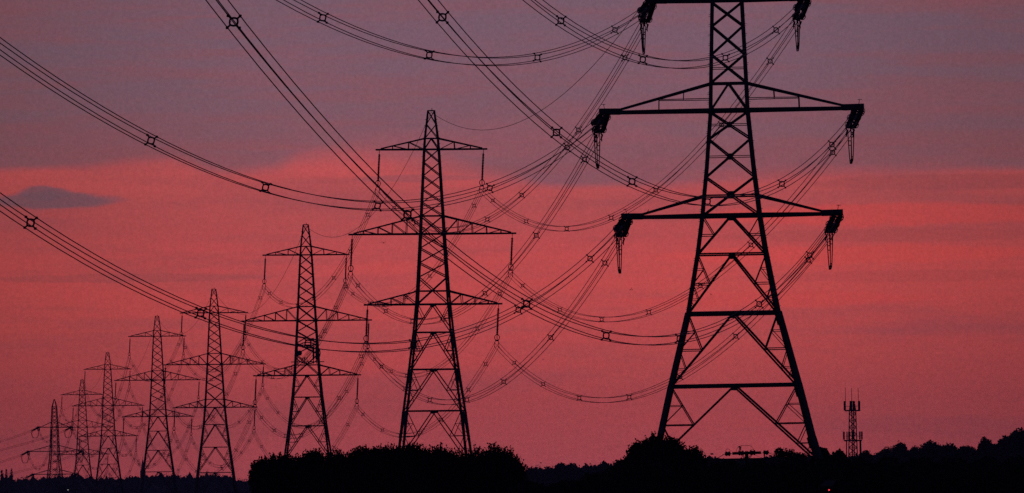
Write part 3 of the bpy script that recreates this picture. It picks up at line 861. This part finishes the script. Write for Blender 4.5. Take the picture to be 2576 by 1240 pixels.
# ------------------------------------------------------------------ car at the bottom right
d = 520; t = at(2089, 1232.5, d); g = ground_z(t.x, t.y)
gz = t.z - .78
root = thing('car', 'dark car in the bottom right corner with one red tail light', 'car', (t.x, t.y, gz), (0, 0, math.radians(38)))
prof = [(0, .3), (0, .72), (.08, .95), (.35, 1.0), (.75, 1.4), (1.2, 1.47), (2.2, 1.46), (2.95, 1.02), (3.9, .86), (4.15, .7), (4.2, .3)]
def extr(pr, y0, y1, inset=0):
    b = MB(); n = len(pr)
    vs = [V((x, y0 + (inset if z > 1.05 else 0), z)) for x, z in pr] + [V((x, y1 - (inset if z > 1.05 else 0), z)) for x, z in pr]
    b.add(vs, [(i, (i + 1) % n, n + (i + 1) % n, n + i) for i in range(n)] + [tuple(range(n))[::-1], tuple(range(n, 2 * n))]); return b
extr(prof, -.05, 1.65, .16).build('body', M_paint, root)
b = MB(); b.add([V((.5, -.06 + .0, 1.06)), V((2.8, -.06, 1.06)), V((2.2, .1, 1.4)), V((.8, .1, 1.38))], [(0, 1, 2, 3)]); b.add([V((.34, .15, 1.03)), V((.34, 1.45, 1.03)), V((.72, 1.35, 1.385)), V((.72, .25, 1.385))], [(3, 2, 1, 0)])
b.build('window', M_window, root)
for xx in (.8, 3.3):
    for yy in (0.02, 1.58):
        b = MB(); b.tube([V((xx, yy - .11, .32)), V((xx, yy + .11, .32))], .32, 16); w_ = b.build('tyre', M_tyre, root)
        b = MB(); b.tube([V((xx, yy - .12, .32)), V((xx, yy + .12, .32))], .19, 12); b.build('rim', M_panel, w_)
for yy in (.12, 1.48):
    b = MB(); b.box((-.012, yy, .78), .05, .09, .08); b.build('tail_light', M_red if yy < 1 else mat('unlit_lens', (.25, .01, .01), .3), root)
# a rough verge bank below the car
# ------------------------------------------------------------------ birds
def bird(px, py, d, span, lift, bank, label, perched=False):
    t = at(px, py, d)
    root = thing('bird', label, 'bird', t, (0, bank, random.uniform(-.5, .5)), 'small dark birds')
    b = MB(); L = span * .34
    b.tube([V((0, -L, .0)), V((0, -L * .6, .01)), V((0, 0, 0)), V((0, L * .6, -.01)), V((0, L * 1.2, 0))], [span * .015, span * .05, span * .07, span * .045, span * .01], 8)
    b.build('body', M_feather, root)
    if perched:
        b = MB(); b.tube([V((0, -L * .4, span * .02)), V((0, L * .8, span * .03))], [span * .06, span * .02], 6); b.build('wing', M_feather, root)
        root.rotation_euler = (math.radians(-55), 0, .9)
        return
    for sg in (-1, 1):
        b = MB()
        prof = [(0, 0, .1), (.2, .7 * lift, .11), (.5, lift * .75, .07), (.8, lift * .35, .02)]
        vs = []
        for x, z, c in prof:
            vs += [V((sg * x * span * .62, -c * span, z * span)), V((sg * x * span * .62, c * span, z * span)), V((sg * x * span * .62, c * span, z * span - .015)), V((sg * x * span * .62, -c * span, z * span - .015))]
        fs = []
        for i in range(3):
            o = i * 4; fs += [(o + k, o + (k + 1) % 4, o + 4 + (k + 1) % 4, o + 4 + k) for k in range(4)]
        fs += [(3, 2, 1, 0), (12, 13, 14, 15)]
        b.add(vs, fs); b.build('wing', M_feather, root)
bird(965, 611, 800, .62, .22, .0, 'bird with arched wings flying left of the second pylon')
bird(1585, 729, 760, .36, .9, 1.1, 'bird banking steeply, left of the largest pylon')
bird(1788, 741, 760, .3, .3, .6, 'small bird flying behind the left leg of the largest pylon')
bird(1366, 905, 900, .24, .3, 0, 'tiniest bird, low in the sky right of the second pylon')
pb = at(1630, 531, 619.5)
bird(1630, 530.5, 619.4, .42, 0, 0, 'bird perched on the lower left arm of the largest pylon', True)

# ------------------------------------------------------------------ air
hz = MB(); hz.box((0, 2860, 16), 7000, 6400, 96)
hm = bpy.data.materials.new('haze_air'); hm.use_nodes = True; nt = hm.node_tree
for n_ in list(nt.nodes):
    if n_.type != 'OUTPUT_MATERIAL': nt.nodes.remove(n_)
pv = nt.nodes.new('ShaderNodeVolumePrincipled'); out = [n_ for n_ in nt.nodes if n_.type == 'OUTPUT_MATERIAL'][0]
pv.inputs['Color'].default_value = (.72, .76, 1, 1); pv.inputs['Density'].default_value = HAZE = 6e-5
nt.links.new(pv.outputs['Volume'], out.inputs['Volume'])
tag(hz.build('haze', hm), kind='stuff')

# ------------------------------------------------------------------ sky
w = bpy.data.worlds.new('World'); S.world = w; w.use_nodes = True; nt = w.node_tree
nt.nodes.clear(); N = nt.nodes; Lk = nt.links
def node(t, **k):
    n_ = N.new(t)
    for a, v in k.items(): setattr(n_, a, v)
    return n_
def m(op, a, b_=None, c_=None, clamp=False):
    n_ = node('ShaderNodeMath', operation=op); n_.use_clamp = clamp
    for i, x in enumerate((a, b_, c_)):
        if x is None: continue
        if isinstance(x, (int, float)): n_.inputs[i].default_value = x
        else: Lk.new(x, n_.inputs[i])
    return n_.outputs[0]
def ss(x, lo, hi, o0=0., o1=1.):
    n_ = node('ShaderNodeMapRange', interpolation_type='SMOOTHSTEP')
    Lk.new(x, n_.inputs[0])
    for i, v in zip((1, 2, 3, 4), (lo, hi, o0, o1)): n_.inputs[i].default_value = v
    return n_.outputs[0]
def mix(f, a, b_, bt='MIX'):
    n_ = node('ShaderNodeMix', data_type='RGBA', blend_type=bt)
    n_.clamp_factor = True
    if isinstance(f, (int, float)): n_.inputs[0].default_value = f
    else: Lk.new(f, n_.inputs[0])
    for i, x in ((6, a), (7, b_)):
        if isinstance(x, tuple): n_.inputs[i].default_value = (*x, 1)
        else: Lk.new(x, n_.inputs[i])
    return n_.outputs[2]
def lin(r, g_, b_): return tuple(((c / 255 + .055) / 1.055) ** 2.4 if c > 10 else c / 255 / 12.92 for c in (r, g_, b_))
tc = node('ShaderNodeTexCoord'); sx = node('ShaderNodeSeparateXYZ'); Lk.new(tc.outputs['Generated'], sx.inputs[0])
X, Y, Z = sx.outputs
hyp = m('SQRT', m('ADD', m('MULTIPLY', X, X), m('MULTIPLY', Y, Y)))
el = m('DIVIDE', Z, m('MAXIMUM', hyp, .001))
az = m('ARCTAN2', X, Y)
def nz(sxk, szk, det=3, off=0., rough=.5):
    c = node('ShaderNodeCombineXYZ'); Lk.new(m('MULTIPLY', az, sxk), c.inputs[0]); Lk.new(m('MULTIPLY', el, szk), c.inputs[1]); c.inputs[2].default_value = off
    n_ = node('ShaderNodeTexNoise'); n_.inputs['Scale'].default_value = 1; n_.inputs['Detail'].default_value = det; n_.inputs['Roughness'].default_value = rough
    Lk.new(c.outputs[0], n_.inputs['Vector']); return n_.outputs['Fac']
EL = lambda y: (1215 - y) / FPX
AZ = lambda x: (x - 1288) / FPX
# warp the layering so the cloud base is uneven
tx = m('DIVIDE', m('SUBTRACT', az, AZ(0)), AZ(2576) - AZ(0), clamp=True)
def curve(pts, lo, hi):
    n_ = node('ShaderNodeFloatCurve'); Lk.new(tx, n_.inputs['Value']); cv = n_.mapping.curves[0]
    P = [(x / 2576, (y - lo) / (hi - lo)) for x, y in pts]
    cv.points[0].location = P[0]; cv.points[1].location = P[-1]
    for p in P[1:-1]: cv.points.new(*p)
    n_.mapping.update()
    return m('MULTIPLY_ADD', n_.outputs[0], hi - lo, lo)
yb = curve([(0, 421), (200, 411), (430, 394), (560, 424), (680, 416), (770, 388), (900, 384), (1060, 402), (1250, 440), (1400, 464), (1600, 470), (1800, 462), (2100, 448), (2576, 442)], 300, 600)
sf = curve([(0, 15), (200, 15), (430, 22), (560, 26), (700, 30), (1000, 44), (1250, 34), (1450, 13), (1800, 22), (2576, 16)], 0, 100)
warp = m('ADD', m('MULTIPLY', m('SUBTRACT', nz(34, 90, 5, 1.3, .6), .5), 34), m('MULTIPLY', m('SUBTRACT', nz(120, 600, 4, 5.3, .6), .5), 20))
yy = m('SUBTRACT', 1215, m('MULTIPLY', el, FPX))
grey = ss(m('DIVIDE', m('SUBTRACT', m('ADD', yb, warp), yy), sf), -1, 1)
def ramp(stops, lo, hi):
    rp = node('ShaderNodeValToRGB'); Lk.new(m('DIVIDE', m('SUBTRACT', yy, lo), hi - lo, clamp=True), rp.inputs[0])
    cr = rp.color_ramp; cr.interpolation = 'B_SPLINE'; cr.elements.remove(cr.elements[0])
    for i, (y, c) in enumerate(stops):
        p_ = max(0, min(1, (y - lo) / (hi - lo)))
        if i == 0: e = cr.elements[0]; e.position = p_
        else: e = cr.elements.new(p_)
        e.color = (*lin(*c), 1)
    return rp.outputs[0]
redr = ramp([(300, (188, 84, 92)), (425, (198, 82, 87)), (455, (194, 81, 86)), (510, (184, 79, 85)), (580, (186, 78, 84)), (645, (200, 78, 82)), (730, (203, 79, 81)), (830, (196, 78, 81)), (960, (187, 78, 82)), (1080, (182, 78, 84)), (1170, (181, 79, 87)), (1250, (181, 80, 90))], 300, 1250)
grr = ramp([(-200, (106, 84, 100)), (0, (119, 90, 110)), (200, (123, 89, 107)), (330, (130, 87, 103)), (400, (138, 85, 99)), (470, (139, 84, 99)), (520, (139, 84, 99))], -200, 520)
base = mix(grey, redr, grr)
# long grey streaks inside the glow
st = ss(nz(30, 420, 4, 7.7, .55), .47, .68)
st = m('MULTIPLY', st, ss(el, EL(1050), EL(800)))
base = mix(m('MULTIPLY', st, .3), base, lin(150, 76, 86))
st2 = ss(nz(16, 130, 5, 3.1, .6), .5, .66)
base = mix(m('MULTIPLY', st2, .34), base, lin(152, 75, 86))
pk_ = ss(nz(22, 150, 4, 12.4, .55), .52, .72)
base = mix(m('MULTIPLY', m('MULTIPLY', pk_, ss(el, EL(300), EL(420), 0.3, 1.0)), .25), base, lin(208, 76, 79))
def lens(x0, y0, wx, wy, pw, col, amt, top=True, base=base):
    du = m('DIVIDE', m('SUBTRACT', az, AZ(x0)), wx / FPX); dv = m('DIVIDE', m('SUBTRACT', el, EL(y0)), wy / FPX)
    dv = m('ADD', dv, m('MULTIPLY', m('SUBTRACT', nz(240, 500, 3, x0 * .1), .5), .9))
    dd = m('ADD', m('POWER', m('ABSOLUTE', du), pw), m('POWER', m('ABSOLUTE', dv), 1.6))
    return mix(m('MULTIPLY', ss(dd, .55, 1.25, 1, 0), amt), base, lin(*col))
base = lens(130, 493, 185, 24, 1.2, (122, 82, 97), .92, base=base)
base = lens(115, 474, 70, 20, 1.6, (120, 82, 98), .85, base=base)
base = lens(1050, 446, 170, 10, 2.0, (146, 78, 90), .5, base=base)
base = lens(320, 690, 380, 12, 2.0, (168, 76, 82), .6, base=base)
base = lens(2420, 470, 420, 22, 2.0, (158, 74, 82), .6, base=base)
base = lens(2250, 602, 520, 18, 2.0, (168, 74, 80), .45, base=base)
base = lens(2300, 705, 500, 16, 2.0, (166, 72, 78), .3, base=base)
base = lens(1950, 760, 420, 22, 2.0, (208, 74, 76), .5, base=base)
base = lens(2250, 550, 520, 30, 2.0, (214, 74, 76), .6, base=base)
base = lens(2150, 650, 500, 26, 2.0, (214, 76, 77), .6, base=base)
# the glow weakens towards the right of the view
dim = ss(az, AZ(1750), AZ(2750), 1, .72)
base = mix(1.0, base, (1, 1, 1), 'MULTIPLY')
vm = node('ShaderNodeVectorMath', operation='SCALE'); Lk.new(base, vm.inputs[0]); Lk.new(dim, vm.inputs[3]); base = vm.outputs[0]
dim2 = ss(az, AZ(-400), AZ(900), .66, 1)
vm = node('ShaderNodeVectorMath', operation='SCALE'); Lk.new(base, vm.inputs[0]); Lk.new(dim2, vm.inputs[3]); base = vm.outputs[0]
# camera grain put into the sky colour as fine noise
def fine(sc, off):
    c = node('ShaderNodeVectorMath', operation='SCALE'); Lk.new(tc.outputs['Generated'], c.inputs[0]); c.inputs[3].default_value = 1
    a_ = node('ShaderNodeVectorMath', operation='ADD'); Lk.new(c.outputs[0], a_.inputs[0]); a_.inputs[1].default_value = (off, off, off)
    n_ = node('ShaderNodeTexNoise'); n_.inputs['Scale'].default_value = sc; n_.inputs['Detail'].default_value = 2; n_.inputs['Roughness'].default_value = .8
    Lk.new(a_.outputs[0], n_.inputs['Vector']); return n_
f1 = fine(2600, 0).outputs['Fac']; f2 = fine(1100, .37); 
g1 = m('ADD', 1, m('MULTIPLY', m('SUBTRACT', f1, .5), .45))
vm = node('ShaderNodeVectorMath', operation='SCALE'); Lk.new(base, vm.inputs[0]); Lk.new(g1, vm.inputs[3]); base = vm.outputs[0]
hs = mix(.16, (1., 1., 1.), f2.outputs['Color'])
base = mix(1.0, base, hs, 'MULTIPLY')
vm = node('ShaderNodeVectorMath', operation='SCALE'); Lk.new(base, vm.inputs[0]); vm.inputs[3].default_value = 1.03; base = vm.outputs[0]
# the rest of the dome: dusky violet overhead, night blue behind the viewer
rp2 = node('ShaderNodeValToRGB'); Lk.new(el, rp2.inputs[0]); cr = rp2.color_ramp
cr.elements[0].position = .06; cr.elements[0].color = (*lin(112, 80, 98), 1)
cr.elements[1].position = 1.; cr.elements[1].color = (*lin(22, 26, 58), 1)
e = cr.elements.new(.25); e.color = (*lin(66, 58, 96), 1)
full = mix(ss(el, .058, .09), base, rp2.outputs[0])
back = ss(m('ABSOLUTE', az), .3, 2.0)
full = mix(back, full, lin(16, 20, 48))
full = mix(ss(el, -.004, -.02), full, lin(20, 16, 22))
sky = node('ShaderNodeTexSky', sky_type='NISHITA'); sky.sun_disc = False; sky.sun_elevation = math.radians(-3.5); sky.sun_rotation = math.radians(-8)
bg1 = node('ShaderNodeBackground'); Lk.new(full, bg1.inputs[0]); bg1.inputs[1].default_value = 1
bg2 = node('ShaderNodeBackground'); Lk.new(sky.outputs[0], bg2.inputs[0]); bg2.inputs[1].default_value = .05
ad = node('ShaderNodeAddShader'); Lk.new(bg1.outputs[0], ad.inputs[0]); Lk.new(bg2.outputs[0], ad.inputs[1])
ow = node('ShaderNodeOutputWorld'); Lk.new(ad.outputs[0], ow.inputs[0])

# the sun has set beyond the pylons: only a trace of warm light is left
sl = bpy.data.lights.new('sun', 'SUN'); sl.energy = .02; sl.angle = math.radians(8); sl.color = (1, .45, .35)
so = bpy.data.objects.new('sun', sl); COL.objects.link(so)
so.rotation_euler = (math.radians(-91), 0, math.radians(8)); so.location = (0, 0, 60)

S.view_settings.view_transform = 'Standard'; S.view_settings.look = 'None'; S.view_settings.exposure = 0; S.view_settings.gamma = 1
S.render.engine = 'CYCLES'
S.cycles.max_bounces = 4; S.cycles.volume_bounces = 0; S.cycles.use_denoising = False
